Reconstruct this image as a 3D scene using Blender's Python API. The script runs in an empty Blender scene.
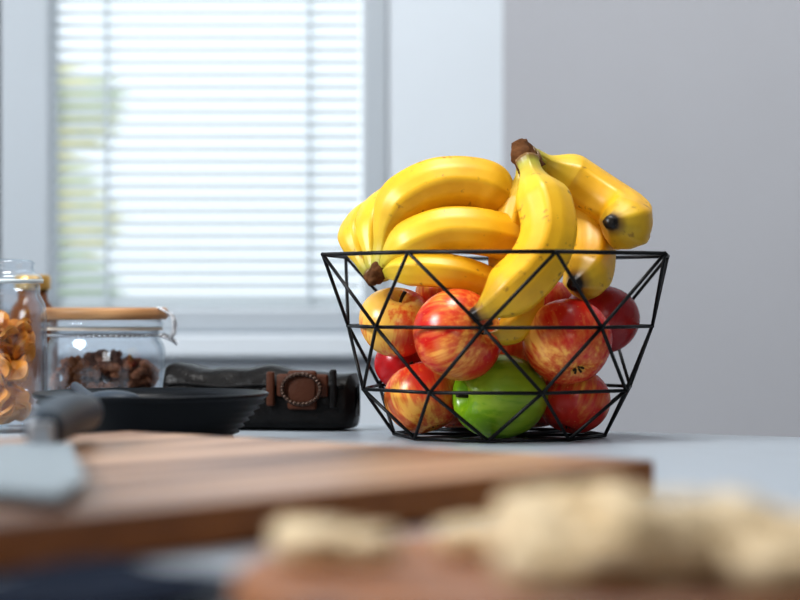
import bpy, bmesh, math, random
from mathutils import Vector, Matrix, Quaternion, noise
random.seed(7)
S=bpy.context.scene
try:
    S.view_settings.view_transform='Standard'
    S.view_settings.look='Medium High Contrast'
except Exception as e: print('LOOK',e)
CT=0.90            # counter top height
EYE=CT+0.114       # camera height
F=2222.0
def ref(px,py,d):  # measured photo point at distance d -> metres
    return Vector(((px-400)*d/F, d, EYE-(py-300)*d/F))

# ---------------- helpers ----------------
def link(o,parent=None):
    S.collection.objects.link(o)
    if parent: o.parent=parent
    return o
def empty(name,loc=(0,0,0)):
    e=bpy.data.objects.new(name,None); e.empty_display_size=0.02
    e.location=loc; S.collection.objects.link(e); return e
def mkobj(name,verts,faces,mat=None,smooth=True,parent=None,uvs=None,loc=None):
    me=bpy.data.meshes.new(name); me.from_pydata([tuple(v) for v in verts],[],faces); me.update()
    if uvs is not None:
        l=me.uv_layers.new(name='UVMap')
        for lp in me.loops: l.data[lp.index].uv=uvs[lp.vertex_index]
    if smooth:
        for p in me.polygons: p.use_smooth=True
    if mat: me.materials.append(mat)
    o=bpy.data.objects.new(name,me)
    if loc is not None: o.location=loc
    link(o)
    if parent:
        o.parent=parent
        o.matrix_parent_inverse=Matrix.Translation(-Vector(parent.location))
    return o
def frombm(name,bm,mat=None,smooth=False,parent=None,loc=None):
    me=bpy.data.meshes.new(name); bm.to_mesh(me); bm.free()
    if smooth:
        for p in me.polygons: p.use_smooth=True
    if mat: me.materials.append(mat)
    o=bpy.data.objects.new(name,me)
    if loc is not None: o.location=loc
    link(o)
    if parent:
        o.parent=parent
        o.matrix_parent_inverse=Matrix.Translation(-Vector(parent.location))
    return o
def box(name,lo,hi,mat,parent=None,bevel=0,seg=2,rot=None):
    bm=bmesh.new(); bmesh.ops.create_cube(bm,size=1)
    c=[(a+b)/2 for a,b in zip(lo,hi)]; s=[b-a for a,b in zip(lo,hi)]
    bmesh.ops.scale(bm,vec=s,verts=bm.verts)
    if bevel: bmesh.ops.bevel(bm,geom=bm.edges[:],offset=bevel,segments=seg,affect='EDGES',profile=.5)
    if rot: bmesh.ops.rotate(bm,verts=bm.verts,cent=(0,0,0),matrix=Matrix.Rotation(rot,3,'Z'))
    bmesh.ops.translate(bm,verts=bm.verts,vec=c)
    return frombm(name,bm,mat,False,parent)
def prism(name,poly,z0,z1,mat,parent=None,bevel=0):
    bm=bmesh.new()
    vs=[bm.verts.new((x,y,z0)) for x,y in poly]
    f=bm.faces.new(vs)
    r=bmesh.ops.extrude_face_region(bm,geom=[f])
    bmesh.ops.translate(bm,verts=[v for v in r['geom'] if isinstance(v,bmesh.types.BMVert)],vec=(0,0,z1-z0))
    bmesh.ops.recalc_face_normals(bm,faces=bm.faces[:])
    if bevel: bmesh.ops.bevel(bm,geom=bm.edges[:],offset=bevel,segments=3,affect='EDGES',profile=.5)
    return frombm(name,bm,mat,False,parent)
def lathe(name,prof,mat,loc,seg=64,parent=None,closed=False):
    vs=[];fs=[];n=len(prof)
    for i in range(seg):
        a=2*math.pi*i/seg
        for r,z in prof: vs.append((r*math.cos(a)+loc[0],r*math.sin(a)+loc[1],z+loc[2]))
    m=n if closed else n-1
    for i in range(seg):
        j=(i+1)%seg
        for k in range(m):
            k2=(k+1)%n
            fs.append((i*n+k,j*n+k,j*n+k2,i*n+k2))
    o=mkobj(name,vs,fs,mat,True,parent)
    bm=bmesh.new(); bm.from_mesh(o.data)
    bmesh.ops.remove_doubles(bm,verts=bm.verts,dist=1e-5)
    bmesh.ops.recalc_face_normals(bm,faces=bm.faces[:])
    bm.to_mesh(o.data); bm.free()
    return o
def catmull(pts,n):
    P=[2*pts[0]-pts[1]]+list(pts)+[2*pts[-1]-pts[-2]]
    raw=[]
    for i in range(1,len(P)-2):
        for k in range(16):
            t=k/16
            a,b,c,d=P[i-1],P[i],P[i+1],P[i+2]
            raw.append(.5*((2*b)+(c-a)*t+(2*a-5*b+4*c-d)*t*t+(3*b-a-3*c+d)*t**3))
    raw.append(P[-2])
    L=[0]
    for i in range(1,len(raw)): L.append(L[-1]+(raw[i]-raw[i-1]).length)
    out=[];j=0
    for i in range(n):
        s=L[-1]*i/(n-1)
        while j<len(L)-2 and L[j+1]<s: j+=1
        t=(s-L[j])/max(1e-9,L[j+1]-L[j])
        out.append(raw[j].lerp(raw[j+1],min(1,max(0,t))))
    return out
def sweep(name,path,radf,mat,parent=None,seg=20,secf=None,cap=True):
    n=len(path);vs=[];fs=[];uv=[]
    T=[(path[min(i+1,n-1)]-path[max(i-1,0)]).normalized() for i in range(n)]
    up=Vector((0,-1,0.3)); N=(up-up.dot(T[0])*T[0]).normalized()
    for i in range(n):
        if i: N=(N-N.dot(T[i])*T[i]).normalized()
        B=T[i].cross(N)
        r=radf(i/(n-1))
        for k in range(seg):
            a=2*math.pi*k/seg
            rr=r*(secf(a,i/(n-1)) if secf else 1)
            vs.append(path[i]+(N*math.cos(a)+B*math.sin(a))*rr); uv.append((i/(n-1),k/seg))
    for i in range(n-1):
        for k in range(seg):
            k2=(k+1)%seg
            fs.append((i*seg+k,i*seg+k2,(i+1)*seg+k2,(i+1)*seg+k))
    if cap:
        fs.append(tuple(range(seg))[::-1]); fs.append(tuple((n-1)*seg+k for k in range(seg)))
    return mkobj(name,vs,fs,mat,True,parent,uv)
def joinverts(lists):
    V=[];Fc=[]
    for v,f in lists:
        o=len(V);V+=v;Fc+=[tuple(i+o for i in q) for q in f]
    return V,Fc
def tube(p,q,r,seg=8):
    d=(q-p).normalized(); a=d.orthogonal().normalized(); b=d.cross(a)
    v=[];f=[]
    for c in (p,q):
        for k in range(seg):
            t=2*math.pi*k/seg; v.append(c+(a*math.cos(t)+b*math.sin(t))*r)
    for k in range(seg):
        k2=(k+1)%seg; f.append((k,k2,seg+k2,seg+k))
    f.append(tuple(range(seg))[::-1]); f.append(tuple(range(seg,2*seg)))
    return v,f
def ball(c,r,sub=2):
    bm=bmesh.new(); bmesh.ops.create_icosphere(bm,subdivisions=sub,radius=r)
    v=[x.co.copy()+c for x in bm.verts]; f=[tuple(i.index for i in q.verts) for q in bm.faces]; bm.free()
    return v,f

# ---------------- materials ----------------
def newmat(name):
    m=bpy.data.materials.new(name); m.use_nodes=True
    nt=m.node_tree; return m,nt,nt.nodes['Principled BSDF']
def N(nt,t,**k):
    n=nt.nodes.new(t)
    for a,b in k.items(): setattr(n,a,b)
    return n
def simple(name,col,rough=.5,metal=0,noise_amt=.06,nscale=8,bump=0,bscale=60,coat=0,spec=None):
    m,nt,b=newmat(name)
    tc=N(nt,'ShaderNodeTexCoord'); no=N(nt,'ShaderNodeTexNoise'); no.inputs['Scale'].default_value=nscale
    nt.links.new(tc.outputs['Object'],no.inputs['Vector'])
    mx=N(nt,'ShaderNodeMix',data_type='RGBA')
    mx.inputs['A'].default_value=(*[c*(1-noise_amt) for c in col],1); mx.inputs['B'].default_value=(*[min(1,c*(1+noise_amt)) for c in col],1)
    nt.links.new(no.outputs['Fac'],mx.inputs['Factor']); nt.links.new(mx.outputs['Result'],b.inputs['Base Color'])
    b.inputs['Roughness'].default_value=rough; b.inputs['Metallic'].default_value=metal
    b.inputs['Coat Weight'].default_value=coat
    if spec is not None: b.inputs['Specular IOR Level'].default_value=spec
    if bump:
        n2=N(nt,'ShaderNodeTexNoise'); n2.inputs['Scale'].default_value=bscale
        nt.links.new(tc.outputs['Object'],n2.inputs['Vector'])
        bp=N(nt,'ShaderNodeBump'); bp.inputs['Strength'].default_value=bump; bp.inputs['Distance'].default_value=.001
        nt.links.new(n2.outputs['Fac'],bp.inputs['Height']); nt.links.new(bp.outputs['Normal'],b.inputs['Normal'])
    return m
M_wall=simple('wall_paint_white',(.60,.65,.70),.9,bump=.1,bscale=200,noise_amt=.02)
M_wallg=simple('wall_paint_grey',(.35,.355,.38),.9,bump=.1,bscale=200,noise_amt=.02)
M_ceil=simple('ceiling_paint',(.8,.8,.8),.9,noise_amt=.02)
M_floor=simple('floor_tiles',(.35,.33,.31),.6)
M_counter=simple('countertop_laminate',(.38,.43,.48),.32,noise_amt=.05,nscale=30)
M_cab=simple('cabinet_white',(.6,.6,.62),.5)
M_pvc=simple('window_pvc',(.40,.44,.48),.45,noise_amt=.02)
M_wire=simple('black_wire',(.004,.004,.005),.45,spec=.3)
M_black=simple('black_stoneware',(.004,.005,.007),.35,bump=.15,bscale=150,spec=.16)
M_leather=simple('black_leather',(.006,.005,.0048),.40,bump=.9,bscale=180,spec=.22)
M_tan=simple('brown_leather',(.07,.024,.012),.5,bump=.5,bscale=300,spec=.2)
M_steel=simple('steel',(.6,.62,.65),.28,metal=1)
M_blade=simple('knife_blade_steel',(.24,.28,.31),.5,metal=.2)
M_handle=simple('knife_handle_grey',(.035,.048,.066),.45,spec=.3)
M_navy=simple('navy_cloth',(.008,.014,.030),.9,bump=.6,bscale=400,spec=.1)
M_brown=simple('banana_crown_brown',(.12,.05,.018),.8,noise_amt=.7,nscale=150,bump=1,bscale=300,spec=.2)
M_dark=simple('fruit_stem_brown',(.04,.025,.012),.8)
M_orange=simple('dried_orange',(.80,.27,.03),.5,noise_amt=.5,nscale=60)
M_nut=simple('granola',(.26,.10,.045),.7,noise_amt=.8,nscale=90)
M_amber=simple('amber_glass',(.16,.05,.01),.15)
M_gold=simple('gold_lid',(.65,.40,.12),.35,metal=.7)
M_slice=simple('banana_flesh',(.76,.60,.38),.6,noise_amt=.2,nscale=60)
M_rubber=simple('rubber_seal',(.7,.6,.5),.6)

def woodmat(name,cols,scale,rot,rough=.5,stretch=(1,12,1)):
    m,nt,b=newmat(name)
    tc=N(nt,'ShaderNodeTexCoord'); mp=N(nt,'ShaderNodeMapping'); mp.inputs['Rotation'].default_value=(0,0,rot)
    mp2=N(nt,'ShaderNodeMapping'); mp2.inputs['Scale'].default_value=stretch
    no=N(nt,'ShaderNodeTexNoise'); no.inputs['Scale'].default_value=scale; no.inputs['Detail'].default_value=5
    nt.links.new(tc.outputs['Object'],mp.inputs['Vector']); nt.links.new(mp.outputs['Vector'],mp2.inputs['Vector']); nt.links.new(mp2.outputs['Vector'],no.inputs['Vector'])
    cr=N(nt,'ShaderNodeValToRGB'); e=cr.color_ramp.elements
    e[0].position=.38; e[0].color=(*cols[0],1); e[1].position=.64; e[1].color=(*cols[-1],1)
    if len(cols)>2:
        x=e.new(.5); x.color=(*cols[1],1)
    nt.links.new(no.outputs['Fac'],cr.inputs['Fac']); nt.links.new(cr.outputs['Color'],b.inputs['Base Color'])
    b.inputs['Roughness'].default_value=rough
    return m
VANG=math.atan2(-.761,-.649)
M_board=woodmat('board_wood',[(.08,.030,.015),(.30,.16,.09),(.47,.29,.185)],6,-VANG,.40,(.4,5,1))
M_boardside=woodmat('board_edge_wood',[(.05,.012,.006),(.46,.16,.03)],5,0,.5,(1,1,1))
M_board2=woodmat('acacia_wood',[(.14,.045,.014),(.42,.15,.035)],12,.3,.5,(1,6,1))
M_lid=woodmat('bamboo_lid',[(.42,.20,.08),(.60,.34,.16)],10,0,.5,(1,1,10))

def glassmat(name,tint=(.95,.97,.99),edge=(.42,.47,.50)):
    m=bpy.data.materials.new(name); m.use_nodes=True; nt=m.node_tree; nt.nodes.clear()
    out=N(nt,'ShaderNodeOutputMaterial'); tr=N(nt,'ShaderNodeBsdfTransparent'); gl=N(nt,'ShaderNodeBsdfGlossy')
    gl.inputs['Roughness'].default_value=.05; gl.inputs['Color'].default_value=(.95,.98,1,1)
    lw=N(nt,'ShaderNodeLayerWeight'); lw.inputs['Blend'].default_value=.36
    cr=N(nt,'ShaderNodeValToRGB'); cr.color_ramp.elements[0].color=(*tint,1); cr.color_ramp.elements[1].color=(*edge,1); cr.color_ramp.elements[0].position=.42
    nt.links.new(lw.outputs['Facing'],cr.inputs['Fac']); nt.links.new(cr.outputs['Color'],tr.inputs['Color'])
    ml=N(nt,'ShaderNodeMath',operation='POWER'); nt.links.new(lw.outputs['Facing'],ml.inputs[0]); ml.inputs[1].default_value=2.2
    m2=N(nt,'ShaderNodeMath',operation='MULTIPLY_ADD'); nt.links.new(ml.outputs[0],m2.inputs[0]); m2.inputs[1].default_value=.5; m2.inputs[2].default_value=.06
    mx=N(nt,'ShaderNodeMixShader'); nt.links.new(m2.outputs[0],mx.inputs['Fac'])
    nt.links.new(tr.outputs['BSDF'],mx.inputs[1]); nt.links.new(gl.outputs['BSDF'],mx.inputs[2]); nt.links.new(mx.outputs['Shader'],out.inputs['Surface'])
    return m
M_glass=glassmat('clear_glass')
def blindmat():
    m=bpy.data.materials.new('blind_slats'); m.use_nodes=True; nt=m.node_tree; nt.nodes.clear()
    out=N(nt,'ShaderNodeOutputMaterial'); d=N(nt,'ShaderNodeBsdfDiffuse'); t=N(nt,'ShaderNodeBsdfTranslucent')
    d.inputs['Color'].default_value=(.66,.71,.74,1); t.inputs['Color'].default_value=(.66,.71,.74,1)
    mx=N(nt,'ShaderNodeMixShader'); mx.inputs['Fac'].default_value=.5
    nt.links.new(d.outputs[0],mx.inputs[1]); nt.links.new(t.outputs[0],mx.inputs[2]); nt.links.new(mx.outputs[0],out.inputs['Surface'])
    return m
M_blind=blindmat()
def leafmat():
    m,nt,b=newmat('hedge_leaves')
    tc=N(nt,'ShaderNodeTexCoord'); no=N(nt,'ShaderNodeTexNoise'); no.inputs['Scale'].default_value=3.5
    cr=N(nt,'ShaderNodeValToRGB'); e=cr.color_ramp.elements
    e[0].position=.40; e[0].color=(.50,.60,.40,1); e[1].position=.60; e[1].color=(.92,.84,.42,1)
    nt.links.new(tc.outputs['Object'],no.inputs['Vector']); nt.links.new(no.outputs['Fac'],cr.inputs['Fac']); nt.links.new(cr.outputs['Color'],b.inputs['Base Color'])
    b.inputs['Roughness'].default_value=.9
    return m
M_leaf=leafmat()

def bananamat():
    m,nt,b=newmat('banana_peel')
    uv=N(nt,'ShaderNodeUVMap'); sp=N(nt,'ShaderNodeSeparateXYZ'); nt.links.new(uv.outputs['UV'],sp.inputs['Vector'])
    tc=N(nt,'ShaderNodeTexCoord')
    nz=N(nt,'ShaderNodeTexNoise'); nz.inputs['Scale'].default_value=120; nt.links.new(tc.outputs['Object'],nz.inputs['Vector'])
    ad=N(nt,'ShaderNodeMath',operation='MULTIPLY_ADD'); nt.links.new(nz.outputs['Fac'],ad.inputs[0]); ad.inputs[1].default_value=.02; nt.links.new(sp.outputs['X'],ad.inputs[2])
    cr=N(nt,'ShaderNodeValToRGB'); e=cr.color_ramp.elements
    e[0].position=.02; e[0].color=(.20,.11,.03,1)
    e[1].position=1; e[1].color=(.010,.007,.005,1)
    for p,c in ((.05,(.42,.40,.06)),(.17,(.76,.52,.04)),(.35,(.84,.48,.018)),(.80,(.84,.47,.018)),(.93,(.64,.42,.03)),(.965,(.30,.17,.03)),(.982,(.02,.012,.008))):
        x=e.new(p); x.color=(*c,1)
    nt.links.new(ad.outputs[0],cr.inputs['Fac'])
    n2=N(nt,'ShaderNodeTexNoise'); n2.inputs['Scale'].default_value=35; n2.inputs['Detail'].default_value=4; nt.links.new(tc.outputs['Object'],n2.inputs['Vector'])
    m1=N(nt,'ShaderNodeMix',data_type='RGBA',blend_type='MULTIPLY'); 
    r2=N(nt,'ShaderNodeValToRGB'); r2.color_ramp.elements[0].position=.3; r2.color_ramp.elements[0].color=(.84,.77,.65,1); r2.color_ramp.elements[1].position=.6; r2.color_ramp.elements[1].color=(1,1,1,1)
    nt.links.new(n2.outputs['Fac'],r2.inputs['Fac']); m1.inputs['Factor'].default_value=1
    nt.links.new(cr.outputs['Color'],m1.inputs['A']); nt.links.new(r2.outputs['Color'],m1.inputs['B'])
    n3=N(nt,'ShaderNodeTexNoise'); n3.inputs['Scale'].default_value=150; n3.inputs['Detail'].default_value=4; nt.links.new(tc.outputs['Object'],n3.inputs['Vector'])
    rd=N(nt,'ShaderNodeMath',operation='MULTIPLY'); nt.links.new(sp.outputs['Y'],rd.inputs[0]); rd.inputs[1].default_value=2*math.pi*5
    cs=N(nt,'ShaderNodeMath',operation='COSINE'); nt.links.new(rd.outputs[0],cs.inputs[0])
    pw=N(nt,'ShaderNodeMath',operation='MULTIPLY_ADD'); nt.links.new(cs.outputs[0],pw.inputs[0]); pw.inputs[1].default_value=.06; nt.links.new(n3.outputs['Fac'],pw.inputs[2])
    r3=N(nt,'ShaderNodeValToRGB'); r3.color_ramp.elements[0].position=.66; r3.color_ramp.elements[0].color=(0,0,0,1); r3.color_ramp.elements[1].position=.74; r3.color_ramp.elements[1].color=(.75,.75,.75,1)
    nt.links.new(pw.outputs[0],r3.inputs['Fac'])
    m2=N(nt,'ShaderNodeMix',data_type='RGBA'); nt.links.new(r3.outputs['Color'],m2.inputs['Factor']); nt.links.new(m1.outputs['Result'],m2.inputs['A']); m2.inputs['B'].default_value=(.30,.14,.02,1)
    nt.links.new(m2.outputs['Result'],b.inputs['Base Color'])
    b.inputs['Roughness'].default_value=.40
    bp=N(nt,'ShaderNodeBump'); bp.inputs['Strength'].default_value=.2; bp.inputs['Distance'].default_value=.001
    nt.links.new(n2.outputs['Fac'],bp.inputs['Height']); nt.links.new(bp.outputs['Normal'],b.inputs['Normal'])
    return m
M_ban=bananamat()
def applemat(i,yel,red,bias,off):
    m,nt,b=newmat('apple_skin_%d'%i)
    tc=N(nt,'ShaderNodeTexCoord')
    mp=N(nt,'ShaderNodeMapping'); mp.inputs['Location'].default_value=(off,off*.7,off*1.3)
    nt.links.new(tc.outputs['Object'],mp.inputs['Vector'])
    big=N(nt,'ShaderNodeTexNoise'); big.inputs['Scale'].default_value=17; big.inputs['Detail'].default_value=2; nt.links.new(mp.outputs['Vector'],big.inputs['Vector'])
    b2_=N(nt,'ShaderNodeMath',operation='MULTIPLY_ADD'); nt.links.new(big.outputs['Fac'],b2_.inputs[0]); b2_.inputs[1].default_value=1.6; b2_.inputs[2].default_value=-.31
    ms=N(nt,'ShaderNodeMapping'); ms.inputs['Scale'].default_value=(1,1,.1); ms.inputs['Location'].default_value=(off,0,0); nt.links.new(tc.outputs['Object'],ms.inputs['Vector'])
    st=N(nt,'ShaderNodeTexNoise'); st.inputs['Scale'].default_value=230; st.inputs['Detail'].default_value=3; nt.links.new(ms.outputs['Vector'],st.inputs['Vector'])
    a=N(nt,'ShaderNodeMath',operation='MULTIPLY_ADD'); nt.links.new(st.outputs['Fac'],a.inputs[0]); a.inputs[1].default_value=.70; nt.links.new(b2_.outputs[0],a.inputs[2])
    cr=N(nt,'ShaderNodeValToRGB'); e=cr.color_ramp.elements
    e[0].position=.67-bias; e[0].color=(*yel,1); e[1].position=min(1,1.0-bias); e[1].color=(*red,1)
    mid=e.new(.80-bias); mid.color=(*[ (y*.35+r*.65) for y,r in zip(yel,red)],1)
    nt.links.new(a.outputs[0],cr.inputs['Fac'])
    vo=N(nt,'ShaderNodeTexVoronoi'); vo.inputs['Scale'].default_value=210; nt.links.new(tc.outputs['Object'],vo.inputs['Vector'])
    r3=N(nt,'ShaderNodeValToRGB'); r3.color_ramp.elements[0].position=.08; r3.color_ramp.elements[0].color=(.45,.45,.45,1); r3.color_ramp.elements[1].position=.14; r3.color_ramp.elements[1].color=(0,0,0,1)
    nt.links.new(vo.outputs['Distance'],r3.inputs['Fac'])
    m2=N(nt,'ShaderNodeMix',data_type='RGBA'); nt.links.new(r3.outputs['Color'],m2.inputs['Factor']); nt.links.new(cr.outputs['Color'],m2.inputs['A']); m2.inputs['B'].default_value=(*[min(1,y*.9+.05) for y in yel],1)
    nt.links.new(m2.outputs['Result'],b.inputs['Base Color'])
    b.inputs['Roughness'].default_value=.27
    return m

# ---------------- room ----------------
SL=-.545
WY=2.70
CX=.125
box('wall_back_left',(-2.2,WY,0),(-.95,WY+.2,2.5),M_wall)
box('wall_back_below',(-.95,WY,0),(-.0146,WY+.2,.975),M_wall)
box('wall_back_above',(-.95,WY,2.0),(-.0146,WY+.2,2.5),M_wall)
box('wall_back_pier',(-.0146,WY,0),(CX+.1,WY+.2,2.5),M_wall)
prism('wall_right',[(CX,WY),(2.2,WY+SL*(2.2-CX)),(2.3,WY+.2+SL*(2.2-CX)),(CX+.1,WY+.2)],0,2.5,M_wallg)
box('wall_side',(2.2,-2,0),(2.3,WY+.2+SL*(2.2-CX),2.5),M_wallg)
box('wall_left',(-2.3,-2,0),(-2.2,WY+.2,2.5),M_wall)
box('wall_front',(-2.3,-2.1,0),(2.3,-2,2.5),M_wall)
box('floor',(-2.4,-2.2,-.1),(2.4,WY+.2,0),M_floor)
box('ceiling',(-2.4,-2.2,2.5),(2.4,WY+.2,2.6),M_ceil)
box('ground',(-12,WY+.25,-.3),(12,20,-.1),simple('pale_paving',(.6,.6,.58),.9))
win=empty('window_1',(-.48,WY,1.0))
X0,X1=-.95,-.0146; Z0,Z1=.975,2.0
def fr(n,a,b): return box(n,a,b,M_pvc,win,bevel=.004)
fr('frame_bottom',(X0,WY-.005,Z0),(X1,WY+.07,1.003))
fr('frame_top',(X0,WY-.005,1.96),(X1,WY+.07,Z1))
fr('frame_right',(-.046,WY-.005,Z0),(X1,WY+.07,Z1))
fr('frame_left',(X0,WY-.005,Z0),(X0+.04,WY+.07,Z1))
fr('mullion',(-.487,WY-.005,Z0),(-.425,WY+.07,Z1))
box('glass_pane',(X0+.02,WY+.055,1.0),(-.03,WY+.059,1.97),M_glass,win)
box('window_sill',(-1.0,WY-.03,.945),(.0,WY,.973),M_wall,win,bevel=.004)
box('gasket',(-.500,WY-.007,Z0),(-.486,WY+.02,Z1),M_wire,win)
bl=empty('window_blind',(-.235,WY+.02,1.9))
def slats(xa,xb,nm):
    L=[]
    z=1.016; tilt=math.radians(40)
    while z<1.945:
        v=[];f=[]
        for s in range(5):
            u=(s/4-.5)*.0145; bow=.0012*(1-(s/2-1)**2)
            y=WY+.024+u*math.cos(tilt)-bow*math.sin(tilt); zz=z+u*math.sin(tilt)+bow*math.cos(tilt)
            v+= [Vector((xa,y,zz)),Vector((xb,y,zz))]
        for s in range(4): f.append((2*s,2*s+1,2*s+3,2*s+2))
        L.append((v,f)); z+=.0152
    V,Fc=joinverts(L); mkobj(nm,V,Fc,M_blind,True,bl)
slats(-.422,-.049,'slats_a'); slats(-.905,-.50,'slats_b')
for k,x in enumerate((-.358,-.11,-.84,-.57)):
    box('ladder_tape_%d'%k,(x-.0025,WY+.013,1.006),(x+.0025,WY+.0145,1.96),M_blind,bl)
box('bottom_rail_a',(-.422,WY+.015,1.004),(-.049,WY+.033,1.011),M_blind,bl)
L=[]
random.seed(3)
for i in range(60):
    c=Vector((random.uniform(-3.0,-.80),random.uniform(5.0,6.2),random.uniform(-.1,2.4)))
    v,f=ball(c,random.uniform(.12,.26),3)
    v=[p+(p-c)*noise.noise(p*7)*.7 for p in v]; L.append((v,f))
V,Fc=joinverts(L); mkobj('garden_hedge',V,Fc,M_leaf)

# ---------------- counter island ----------------
isl=empty('kitchen_island',(0,1.3,0))
def edge(x,off=0): return 2.03+SL*x-off
prism('countertop',[(-.9,.32),(.85,.32),(.85,edge(.85)),(-.9,edge(-.9))],CT-.035,CT,M_counter,isl,bevel=.003)
prism('cabinet',[(-.87,.36),(.82,.36),(.82,edge(.82,.04)),(-.87,edge(-.87,.04))],0,CT-.035,M_cab,isl)

# ---------------- wire basket ----------------
BC=Vector((.0822,1.85,CT))
rings=[(.1500,.1512,-30.5),(.127,.0924,-8),(.116,.041,-30.5),(.088,.0022,-8)]
RV=[]
for R,z,a0 in rings:
    RV.append([BC+Vector((R*math.sin(math.radians(a0+45*k)),-R*math.cos(math.radians(a0+45*k)),z)) for k in range(8)])
L=[]; wr=.00145
for ri,ring in enumerate(RV):
    for k in range(8): L.append(tube(ring[k],ring[(k+1)%8],wr*(1.15 if ri in (0,3) else 1)))
    for p in ring: L.append(ball(p,wr*1.25,2))
for ri in range(3):
    A,B=RV[ri],RV[ri+1]
    for k in range(8):
        if ri%2==0: L.append(tube(A[k],B[k],wr)); L.append(tube(A[k],B[(k-1)%8],wr))
        else: L.append(tube(A[k],B[k],wr)); L.append(tube(A[k],B[(k+1)%8],wr))
for k in range(4): L.append(tube(RV[3][k],RV[3][k+4],wr*.8))
V,Fc=joinverts(L); mkobj('wire_fruit_basket',V,Fc,M_wire)

# ---------------- apples ----------------
AP=[ # px,py,rpx,dy, stem axis, bias, colours
 dict(p=(378,325,38),dy=-.03,ax=(.15,-.45,.85),b=-.04,y=(.88,.50,.09),r=(.72,.05,.02),w=3),
 dict(p=(434,348,46),dy=-.045,ax=(.70,-.55,.25),b=.08,y=(.88,.40,.08),r=(.60,.02,.012),w=3),
 dict(p=(446,298,32),dy=.02,ax=(.2,.3,.9),b=.02,y=(.88,.40,.07),r=(.66,.05,.02),w=1),
 dict(p=(416,404,40),dy=-.02,ax=(-.3,.2,.9),b=.05,y=(.88,.44,.08),r=(.66,.045,.02),w=3),
 dict(p=(494,401,43),dy=-.055,ax=(-.88,-.42,.02),b=0,y=(.17,.33,.010),r=(.32,.46,.03),w=5,zs=1.28,rc=46),
 dict(p=(570,347,45),dy=-.045,ax=(-.25,.55,.75),b=.13,y=(.90,.46,.10),r=(.60,.02,.012),w=3),
 dict(p=(612,319,38),dy=.01,ax=(.2,.2,.9),b=.32,y=(.5,.06,.03),r=(.34,.008,.012),w=2),
 dict(p=(575,412,37),dy=-.03,ax=(.3,.3,.9),b=.03,y=(.88,.46,.08),r=(.64,.035,.02),w=3),
 dict(p=(505,352,36),dy=.03,ax=(0,.2,1),b=-.04,y=(.88,.40,.10),r=(.75,.10,.03),w=1),
 dict(p=(384,368,28),dy=.02,ax=(0,.2,1),b=.25,y=(.6,.08,.03),r=(.48,.012,.015),w=1),
 dict(p=(548,312,34),dy=.04,ax=(0,.2,1),b=.2,y=(.7,.2,.05),r=(.55,.02,.02),w=1),
 dict(p=(455,402,36),dy=.05,ax=(0,.2,1),b=.1,y=(.8,.35,.1),r=(.6,.03,.02),w=1),
 dict(p=(535,404,36),dy=.055,ax=(0,.2,1),b=.1,y=(.8,.35,.1),r=(.6,.03,.02),w=1),
]
for a in AP:
    px,py,r=a['p']; d=1.85+a['dy']; a['c']=ref(px,py,d); a['R']=r*d/F; a['rc']=a.get('rc',r)*d/F
    a['c'].z=max(a['c'].z,CT+.003+a['R']*.9)
def basketR(z):
    z-=CT
    pts=[(.0022,.087),(.041,.116),(.0924,.127),(.1506,.1432)]
    if z<=pts[0][0]: return pts[0][1]*.924
    for (z0,r0),(z1,r1) in zip(pts,pts[1:]):
        if z<=z1: return (r0+(r1-r0)*(z-z0)/(z1-z0))*.924
    return .2
for it in range(300):
    for i,a in enumerate(AP):
        for b in AP[i+1:]:
            dv=b['c']-a['c']; need=(a['rc']+b['rc'])*.95
            if dv.length<need:
                g=need-dv.length; sg=1 if dv.y>=0 else -1
                push=Vector((dv.x*.2,0,dv.z*.2))/dv.length*g+Vector((0,sg*g*.6,0))
                t=a['w']+b['w']
                b['c']+=push*(a['w']/t); a['c']-=push*(b['w']/t)
    for a in AP:
        rel=a['c']-BC; h=Vector((rel.x,rel.y)); 
        mx=basketR(a['c'].z-a['R']*.2)-a['R']*.97-.0005
        if h.length>mx:
            h=h*(mx/h.length); a['c'].x=BC.x+h.x; a['c'].y=BC.y+h.y
        a['c'].z=max(a['c'].z,CT+.004+a['R']*.9)
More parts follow.
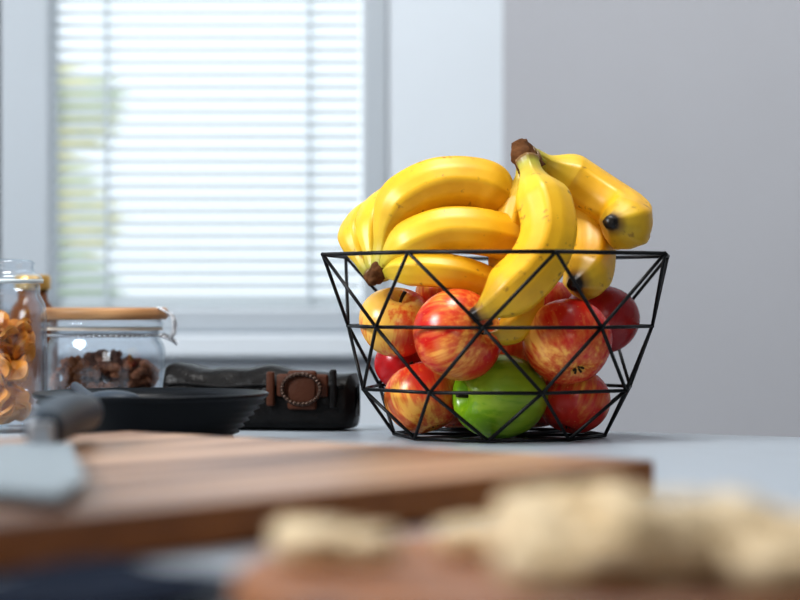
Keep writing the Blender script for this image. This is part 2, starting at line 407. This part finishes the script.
def apple(i,a):
    R=a['R']; zs=a.get('zs',1); nu,nv=40,28; vs=[];fs=[]
    wob=random.uniform(0,6)
    for j in range(nv+1):
        th=math.pi*j/nv
        for k in range(nu):
            ph=2*math.pi*k/nu
            r=math.sin(th)**.92 if 0<j<nv else 0
            z=math.cos(th)
            zt=z*.90
            if z>0: zt-=.40*math.exp(-(r/.23)**2)
            else: zt+=.22*math.exp(-(r/.22)**2)
            r*=1+.06*z
            lob=1+.022*math.cos(5*ph)*(1-z)*.5+.015*math.sin(2*ph+wob)
            vs.append(Vector((r*lob*math.cos(ph)*R,r*lob*math.sin(ph)*R,zt*R*zs)))
    for j in range(nv):
        for k in range(nu):
            k2=(k+1)%nu; fs.append((j*nu+k,(j+1)*nu+k,(j+1)*nu+k2,j*nu+k2))
    par=mkobj('apple',vs,fs,applemat(i,a['y'],a['r'],a['b'],i*.37+.1),True)
    bm=bmesh.new(); bm.from_mesh(par.data); bmesh.ops.remove_doubles(bm,verts=bm.verts,dist=1e-6); bm.to_mesh(par.data); bm.free()
    par.rotation_mode='QUATERNION'
    par.rotation_quaternion=Vector(a['ax']).normalized().to_track_quat('Z','Y')
    par.location=a['c']
    st=sweep('apple_stem',catmull([Vector((0,0,R*.48*zs)),Vector((.0005,0,R*.75*zs)),Vector((.003,.001,R*.93*zs))],8),lambda t:.0011+.0006*t,M_dark,None,8)
    st.parent=par
    L=[]
    for k in range(5):
        t=2*math.pi*k/5
        c=Vector((math.cos(t)*.002,math.sin(t)*.002,-R*.70*zs)); L.append(tube(c,c+Vector((math.cos(t)*.0025,math.sin(t)*.0025,-R*.08)),.0009,5))
    V,Fc=joinverts(L); cal=mkobj('apple_calyx',V,Fc,M_dark); cal.parent=par
for i,a in enumerate(AP): apple(i,a)

# ---------------- bananas ----------------
def sm(x,a,b):
    t=min(1,max(0,(x-a)/(b-a))); return t*t*(3-2*t)
def banana(parent,pts,Rpx,neck=(.10,.30),tail=(.76,.965),nk=.36,ph=0,tipr=.28):
    P=catmull([ref(x,y,1.85+dy) for x,y,dy in pts],64)
    R=Rpx*.00082
    def rad(t):
        r=nk+(1-nk)*sm(t,*neck)
        r*=1-(1-tipr)*sm(t,*tail)**1.35
        if t<.03: r*=1.1
        if t>.99: r*=.85
        return R*r
    def sec(a,t):
        w=math.cos(5*a+ph)
        k=max(0,w)**2
        return .965+.10*k*(1-.3*sm(t,.85,1))
    return sweep('banana',P,rad,M_ban,parent,40,sec)
def crown(parent,pts,r):
    P=catmull([ref(x,y,1.85+dy) for x,y,dy in pts],14)
    return sweep('crown',P,lambda t:r*(1-.35*t),M_brown,parent,18,lambda a,t:1+.4*noise.noise(Vector((math.cos(a)*1.8,math.sin(a)*1.8,t*4))))
b1=empty('banana_bunch',ref(378,272,1.83))
crown(b1,[(388,266,-.034),(378,274,-.040),(366,281,-.040)],.0078)
crown(b1,[(380,264,-.036),(374,274,-.042),(372,284,-.046)],.0055)
banana(b1,[(379,273,-.035),(382,250,-.035),(387,226,-.035),(402,202,-.035),(436,184,-.035),(476,184,-.03),(502,196,-.025),(520,210,-.01)],25,neck=(.12,.38),nk=.36)
banana(b1,[(381,273,-.030),(390,260,-.04),(412,243,-.048),(445,231,-.050),(485,233,-.045),(522,245,-.02),(545,260,-.005)],23,neck=(.05,.25),nk=.4)
banana(b1,[(382,275,-.032),(398,270,-.050),(425,270,-.060),(458,274,-.060),(488,285,-.045),(510,300,-.03)],17,neck=(.05,.28),nk=.4)
banana(b1,[(376,274,-.03),(371,255,-.02),(372,232,-.005),(384,208,.02),(412,196,.045),(440,205,.065),(465,220,.075)],19,nk=.4)
banana(b1,[(372,276,-.028),(362,262,-.015),(356,242,.0),(362,224,.025),(380,214,.05),(405,222,.075),(420,240,.09)],18,nk=.4)
b2=empty('banana_bunch',ref(524,156,1.83))
crown(b2,[(533,172,-.035),(526,160,-.035),(519,143,-.03)],.0115)
banana(b2,[(527,160,-.04),(535,184,-.055),(546,212,-.072),(548,240,-.085),(535,268,-.093),(508,294,-.098),(486,309,-.098),(472,317,-.096)],27,neck=(.06,.28),tail=(.74,.985),nk=.40)
banana(b2,[(524,162,-.03),(521,188,-.03),(515,214,-.03),(509,242,-.03),(506,268,-.03),(508,292,-.03)],18,nk=.4)
banana(b2,[(530,158,-.02),(550,172,.0),(574,196,.01),(588,224,.0),(591,254,-.02),(586,276,-.045),(572,285,-.068)],24,neck=(.06,.28),tail=(.84,.99),nk=.42,tipr=.28,ph=.6)
banana(b2,[(528,153,-.02),(545,162,-.01),(572,180,.0),(602,200,-.008),(624,215,-.025),(626,224,-.052),(608,222,-.080)],26,neck=(.10,.28),tail=(.80,.99),nk=.30,tipr=.26,ph=.6)
banana(b2,[(528,162,.0),(535,200,.0),(530,250,-.02),(527,285,-.04),(524,315,-.058),(506,333,-.070),(480,337,-.080)],17,neck=(.06,.28),tail=(.78,.985),nk=.4)

# ---------------- jars ----------------
def jar_glass(name,r,h,neck_r,loc,par,t=.0025):
    prof=[(0,0),(r*.85,0),(r,.006),(r,h*.78),(r*.97,h*.86),(neck_r,h*.93),(neck_r,h),(neck_r-t,h),(neck_r-t,h*.92),(r*.97-t,h*.85),(r-t,h*.77),(r-t,.008),(r*.84,.005),(0,.005)]
    return lathe(name,prof,M_glass,loc,64,par)
J2=Vector((-.268,2.02,CT)); j2=empty('clip_top_jar',J2)
jar_glass('jar_body',.0545,.086,.049,J2,j2)
lathe('seal',[(.047,.0865),(.052,.0865),(.052,.089),(.047,.089)],M_rubber,J2,64,j2,True)
lathe('jar_glass_lid',[(0,.0895),(.052,.0895),(.053,.093),(.05,.096),(0,.096)],M_glass,J2,64,j2)
lathe('bamboo_lid',[(0,.0965),(.055,.0965),(.057,.0985),(.057,.1045),(.055,.107),(0,.107)],M_lid,J2,64,j2)
L=[]
for k in range(64):
    a0=2*math.pi*k/64;a1=2*math.pi*(k+1)/64
    L.append(tube(J2+Vector((.0515*math.cos(a0),.0515*math.sin(a0),.082)),J2+Vector((.0515*math.cos(a1),.0515*math.sin(a1),.082)),.0012,6))
clip=[(.0515,.082),(.060,.080),(.064,.086),(.0635,.097),(.058,.103),(.050,.1075)]
for off in (-.011,.011):
    pts=catmull([J2+Vector((x,off-.012,z)) for x,z in clip],16)
    for p,q in zip(pts,pts[1:]): L.append(tube(p,q,.0012,6))
loop=catmull([J2+Vector(v) for v in ((.052,-.030,.083),(.063,-.028,.078),(.066,-.012,.074),(.063,.004,.078),(.052,.008,.083))],16)
for p,q in zip(loop,loop[1:]): L.append(tube(p,q,.0012,6))
V,Fc=joinverts(L); mkobj('wire_clasp',V,Fc,M_steel,True,j2)
random.seed(11); L=[]
for i in range(620):
    a=random.uniform(0,6.283); rr=.0475*math.sqrt(random.random()); z=random.uniform(.013,.062)+.010*math.exp(-((rr)/.03)**2)-.005
    c=J2+Vector((rr*math.cos(a),rr*math.sin(a),max(.012,z)))
    v,f=ball(c,random.uniform(.004,.0062),1)
    sc=Vector((random.uniform(.7,1.1),random.uniform(.7,1.1),random.uniform(.6,1)))
    v=[c+Vector(((p-c).x*sc.x,(p-c).y*sc.y,(p-c).z*sc.z))*(1+.3*noise.noise(p*400)) for p in v]; L.append((v,f))
V,Fc=joinverts(L); mkobj('granola_filling',V,Fc,M_nut,False,j2)
J1=Vector((-.347,1.93,CT)); j1=empty('glass_storage_jar',J1)
jar_glass('jar_body',.040,.128,.034,J1,j1)
lathe('jar_lid',[(0,.129),(.035,.129),(.0365,.132),(.035,.135),(.030,.137),(.028,.143),(.030,.146),(.026,.149),(0,.150)],M_glass,J1,64,j1)
lathe('lid_seal',[(.030,.1285),(.0370,.1285),(.0370,.132),(.030,.132)],simple('white_seal',(.6,.66,.68),.4),J1,64,j1,True)
L=[]
for i in range(90):
    aa=random.uniform(0,6.283); rr=.021*math.sqrt(random.random())
    c=J1+Vector((rr*math.cos(aa),rr*math.sin(aa),.014+i*.00095))
    R=.0115; q=Vector((random.uniform(-1,1),random.uniform(-1,1),random.uniform(.2,1.2))).normalized(); a=q.orthogonal().normalized(); b=q.cross(a)
    v=[c+q*.0015,c-q*.0015];f=[];n=20
    for k in range(n):
        t=2*math.pi*k/n; w=a*math.cos(t)*R+b*math.sin(t)*R
        w+=q*.002*math.sin(3*t)
        v+= [c+w+q*.0015,c+w-q*.0015]
    for k in range(n):
        k2=(k+1)%n; f+= [(0,2+2*k,2+2*k2),(1,3+2*k2,3+2*k),(2+2*k,3+2*k,3+2*k2,2+2*k2)]
    v=[Vector((p.x,p.y,max(p.z,CT+.007))) for p in v]
    L.append((v,f))
V,Fc=joinverts(L); mkobj('dried_orange_slices',V,Fc,M_orange,False,j1)
J3=Vector((-.352,2.13,CT)); j3=empty('amber_bottle',J3)
lathe('bottle',[(0,0),(.022,0),(.024,.004),(.024,.095),(.02,.107),(.0145,.114),(.0145,.124),(0,.124)],M_amber,J3,48,j3)
lathe('cap',[(0,.124),(.0165,.124),(.017,.126),(.017,.136),(.015,.138),(0,.138)],M_gold,J3,48,j3)

# ---------------- black bowl & spoon ----------------
BW=Vector((-.195,1.74,CT))
prof=[(0,.001),(.055,.001),(.060,.003)]
for i in range(7):
    t=i/6; r=.064+.024*t; z=.006+.028*t
    prof+= [(r+.0012,z),(r-.0003,z+.0025)]
prof+= [(.0915,.0385),(.0925,.041),(.0905,.042),(.084,.036),(.060,.010),(0,.008)]
lathe('black_bowl',prof,M_black,BW,96)
sp=empty('serving_spoon',BW+Vector((-.03,0,.04)))
v,f=ball(Vector((0,0,0)),1,3)
c=BW+Vector((-.026,-.035,.038))
v=[c+Vector((p.x*.022,p.y*.016,p.z*.007)) for p in v]
mkobj('spoon_bowl',v,f,M_handle,True,sp)
sweep('spoon_handle',catmull([c+Vector((-.015,.01,0)),c+Vector((-.03,.05,.004)),c+Vector((-.042,.095,.006))],10),lambda t:.003+.001*t,M_handle,sp,10)

# ---------------- leather pouch ----------------
LP=Vector((-.122,1.965,CT)); lp=empty('leather_pouch',LP)
rotm=Matrix.Rotation(math.radians(-10),3,'Z')
nu,nv=60,28; vs=[];fs=[]
hx,hy=.086,.032
for i in range(nu+1):
    s=-1+2*i/nu; e=(1-abs(s)**7)**(1/7) if abs(s)<1 else 0
    H=.054+.0022*math.sin(s*6+1)+.001*math.sin(s*13)-.003*s
    for k in range(nv):
        a=2*math.pi*k/nv; ca,sa=math.cos(a),math.sin(a)
        y=math.copysign(abs(ca)**.6,ca)*hy*(.35+.65*e)*(1-.25*max(0,sa))
        z=H/2+math.copysign(abs(sa)**.5,sa)*H/2*(.55+.45*e)
        p=Vector((s*hx,y,z)); p+=Vector((0,1,.3))*noise.noise(p*55)*.004*(z/H)
        p.z=max(.0005,p.z)
        vs.append(LP+rotm@p)
for i in range(nu):
    for k in range(nv):
        k2=(k+1)%nv; fs.append((i*nv+k,i*nv+k2,(i+1)*nv+k2,(i+1)*nv+k))
fs.append(tuple(range(nv))); fs.append(tuple(nu*nv+k for k in range(nv))[::-1])
mkobj('pouch_body',vs,fs,M_leather,True,lp)
pts=[LP+rotm@Vector((-.080+.160*t/24,-hy*.93-.001,.040+.0012*math.sin(t*.6)-.002*(t/24))) for t in range(25)]
sweep('flap_edge',pts,lambda t:.0014,M_leather,lp,8)
def rbox(name,c,s,mat,bev):
    bm=bmesh.new(); bmesh.ops.create_cube(bm,size=1); bmesh.ops.scale(bm,vec=s,verts=bm.verts)
    bmesh.ops.bevel(bm,geom=bm.edges[:],offset=bev,segments=3,affect='EDGES',profile=.5)
    bmesh.ops.rotate(bm,verts=bm.verts,cent=(0,0,0),matrix=rotm)
    bmesh.ops.translate(bm,verts=bm.verts,vec=LP+rotm@Vector(c)); return frombm(name,bm,mat,True,lp)
rbox('strap_tab',(.044,-.0335,.040),(.046,.005,.020),M_tan,.0024)
rbox('strap_end',(.044,-.0345,.036),(.026,.006,.034),M_tan,.0028)
rbox('strap_keeper',(.016,-.035,.037),(.007,.006,.030),M_tan,.002)
rbox('strap_keeper_b',(.071,-.033,.037),(.006,.006,.034),M_leather,.002)
L=[]
cc=Vector((.044,-.039,.037))
for k in range(28):
    a0=2*math.pi*k/28;a1=2*math.pi*(k+1)/28
    L.append(tube(LP+rotm@(cc+Vector((.017*math.cos(a0),0,.013*math.sin(a0)))),LP+rotm@(cc+Vector((.017*math.cos(a1),0,.013*math.sin(a1)))),.0018,8))
V,Fc=joinverts(L); mkobj('buckle_ring',V,Fc,simple('dark_bronze',(.06,.035,.025),.35,metal=.6),True,lp)

# ---------------- cutting board + knife ----------------
C=Vector((.148,1.29)); U=Vector((-.7606,.649)); Vv=Vector((-.649,-.7606))
poly=[C,C+U*.447,C+U*.447+Vv*.52,C+Vv*.52]
b=prism('cutting_board',[(p.x,p.y) for p in poly],CT+.0005,CT+.021,M_board,None,bevel=.002)
b.data.materials.append(M_boardside)
for p in b.data.polygons:
    if abs(p.normal.z)<.5: p.material_index=1
kn=empty('kitchen_knife',(-.2,1.3,CT+.03))
sweep('knife_handle',catmull([Vector((-.214,1.33,CT+.036)),Vector((-.214,1.38,CT+.0395)),Vector((-.211,1.43,CT+.041)),Vector((-.206,1.475,CT+.040))],24),
   lambda t:.0115+.003*math.sin(t*3.1)+(-.006*sm(t,.93,1)),M_handle,kn,20)
bp=[(-.240,1.335),(-.198,1.335),(-.150,1.06),(-.150,.98),(-.205,1.02)]
prism('knife_blade',bp,CT+.026,CT+.0285,M_blade,kn)
box('knife_bolster',(-.222,1.322,CT+.0225),(-.206,1.34,CT+.042),M_steel,kn,bevel=.003)

# ---------------- round board with banana slices ----------------
RB=Vector((.075,.80,CT))
lathe('cutting_board',[(0,.0005),(.132,.0005),(.135,.003),(.135,.015),(.132,.018),(0,.018)],M_board2,RB,96)
random.seed(5); L=[]
def slice_(c,q,R,h):
    a=q.orthogonal().normalized(); b2_=q.cross(a); n=22; v=[];f=[]
    prof=[(0,h/2),(R*.9,h/2),(R,h*.3),(R,-h*.3),(R*.9,-h/2),(0,-h/2)]
    for k in range(n):
        t=2*math.pi*k/n
        for r,z in prof: v.append(c+(a*math.cos(t)+b2_*math.sin(t))*r*(1+.04*math.cos(3*t))+q*z)
    m=len(prof)
    for k in range(n):
        k2=(k+1)%n
        for j in range(m-1): f.append((k*m+j,k2*m+j,k2*m+j+1,k*m+j+1))
    L.append((v,f))
for i in range(70):
    x=random.uniform(.045,.165); y=random.uniform(.72,.86)
    if (Vector((x,y))-Vector((.075,.80))).length>.108: continue
    lay=random.random(); hump=max(0,1-abs(x-.085)/.09)
    z=.0255+.014*lay*hump
    tl=.15+.6*lay*hump
    slice_(Vector((x,y,CT+z)),Vector((random.uniform(-tl,tl),random.uniform(-tl,tl),1)).normalized(),random.uniform(.013,.016),.010)
for i in range(12):
    x=random.uniform(-.045,.04); y=random.uniform(.80,.87)
    slice_(Vector((x,y,CT+.0248)),Vector((random.uniform(-.1,.1),random.uniform(-.1,.1),1)).normalized(),random.uniform(.012,.015),.009)
V,Fc=joinverts(L)
V=[Vector((p.x,p.y,max(p.z,CT+.0185))) for p in V]
mkobj('banana_slices',V,Fc,M_slice,True)

# ---------------- navy towel ----------------
bm=bmesh.new(); bmesh.ops.create_grid(bm,x_segments=40,y_segments=40,size=.5)
for v in bm.verts:
    x,y=v.co.x*.15,v.co.y*.09
    v.co=Vector((x,y,.008+.005*noise.noise(Vector((x*30,y*30,1)))))
bmesh.ops.solidify(bm,geom=bm.faces[:],thickness=.004)
bmesh.ops.rotate(bm,verts=bm.verts,cent=(0,0,0),matrix=Matrix.Rotation(math.radians(49),3,'Z'))
bmesh.ops.translate(bm,verts=bm.verts,vec=(-.124,.80,CT+.002))
frombm('kitchen_towel',bm,M_navy,True)

# ---------------- light ----------------
w=bpy.data.worlds.new('sky'); S.world=w; w.use_nodes=True
bg=w.node_tree.nodes['Background']; bg.inputs['Color'].default_value=(.92,.97,1,1); bg.inputs['Strength'].default_value=1.35
def area(name,loc,target,size,power,col=(1,1,1)):
    l=bpy.data.lights.new(name,'AREA'); l.energy=power; l.size=size; l.color=col
    o=bpy.data.objects.new(name,l); o.location=loc
    o.rotation_euler=(Vector(target)-Vector(loc)).to_track_quat('-Z','Y').to_euler(); S.collection.objects.link(o)
area('left_key',(-1.4,1.15,1.8),(.05,1.85,.98),.65,32,(.95,.98,1))  # added key lamp from the upper left; wall_left has no window
area('overhead_fill',(.05,1.7,2.42),(.1,1.75,.9),.45,14,(1,.98,.95))  # unseen overhead lamp, added to fill the closed interior
area('front_fill',(.3,-1.2,1.6),(.1,1.8,1.0),.8,6,(1,.98,.96))  # unseen lamp behind the camera, added to brighten the front faces

# ---------------- camera ----------------
cd=bpy.data.cameras.new('camera'); cam=bpy.data.objects.new('camera',cd); S.collection.objects.link(cam)
cam.location=(0,0,EYE); cam.rotation_euler=(math.radians(90),0,0)
cd.lens=100; cd.sensor_width=36; cd.clip_start=.02
cd.dof.use_dof=True; cd.dof.focus_distance=1.83; cd.dof.aperture_fstop=3.8
S.camera=cam
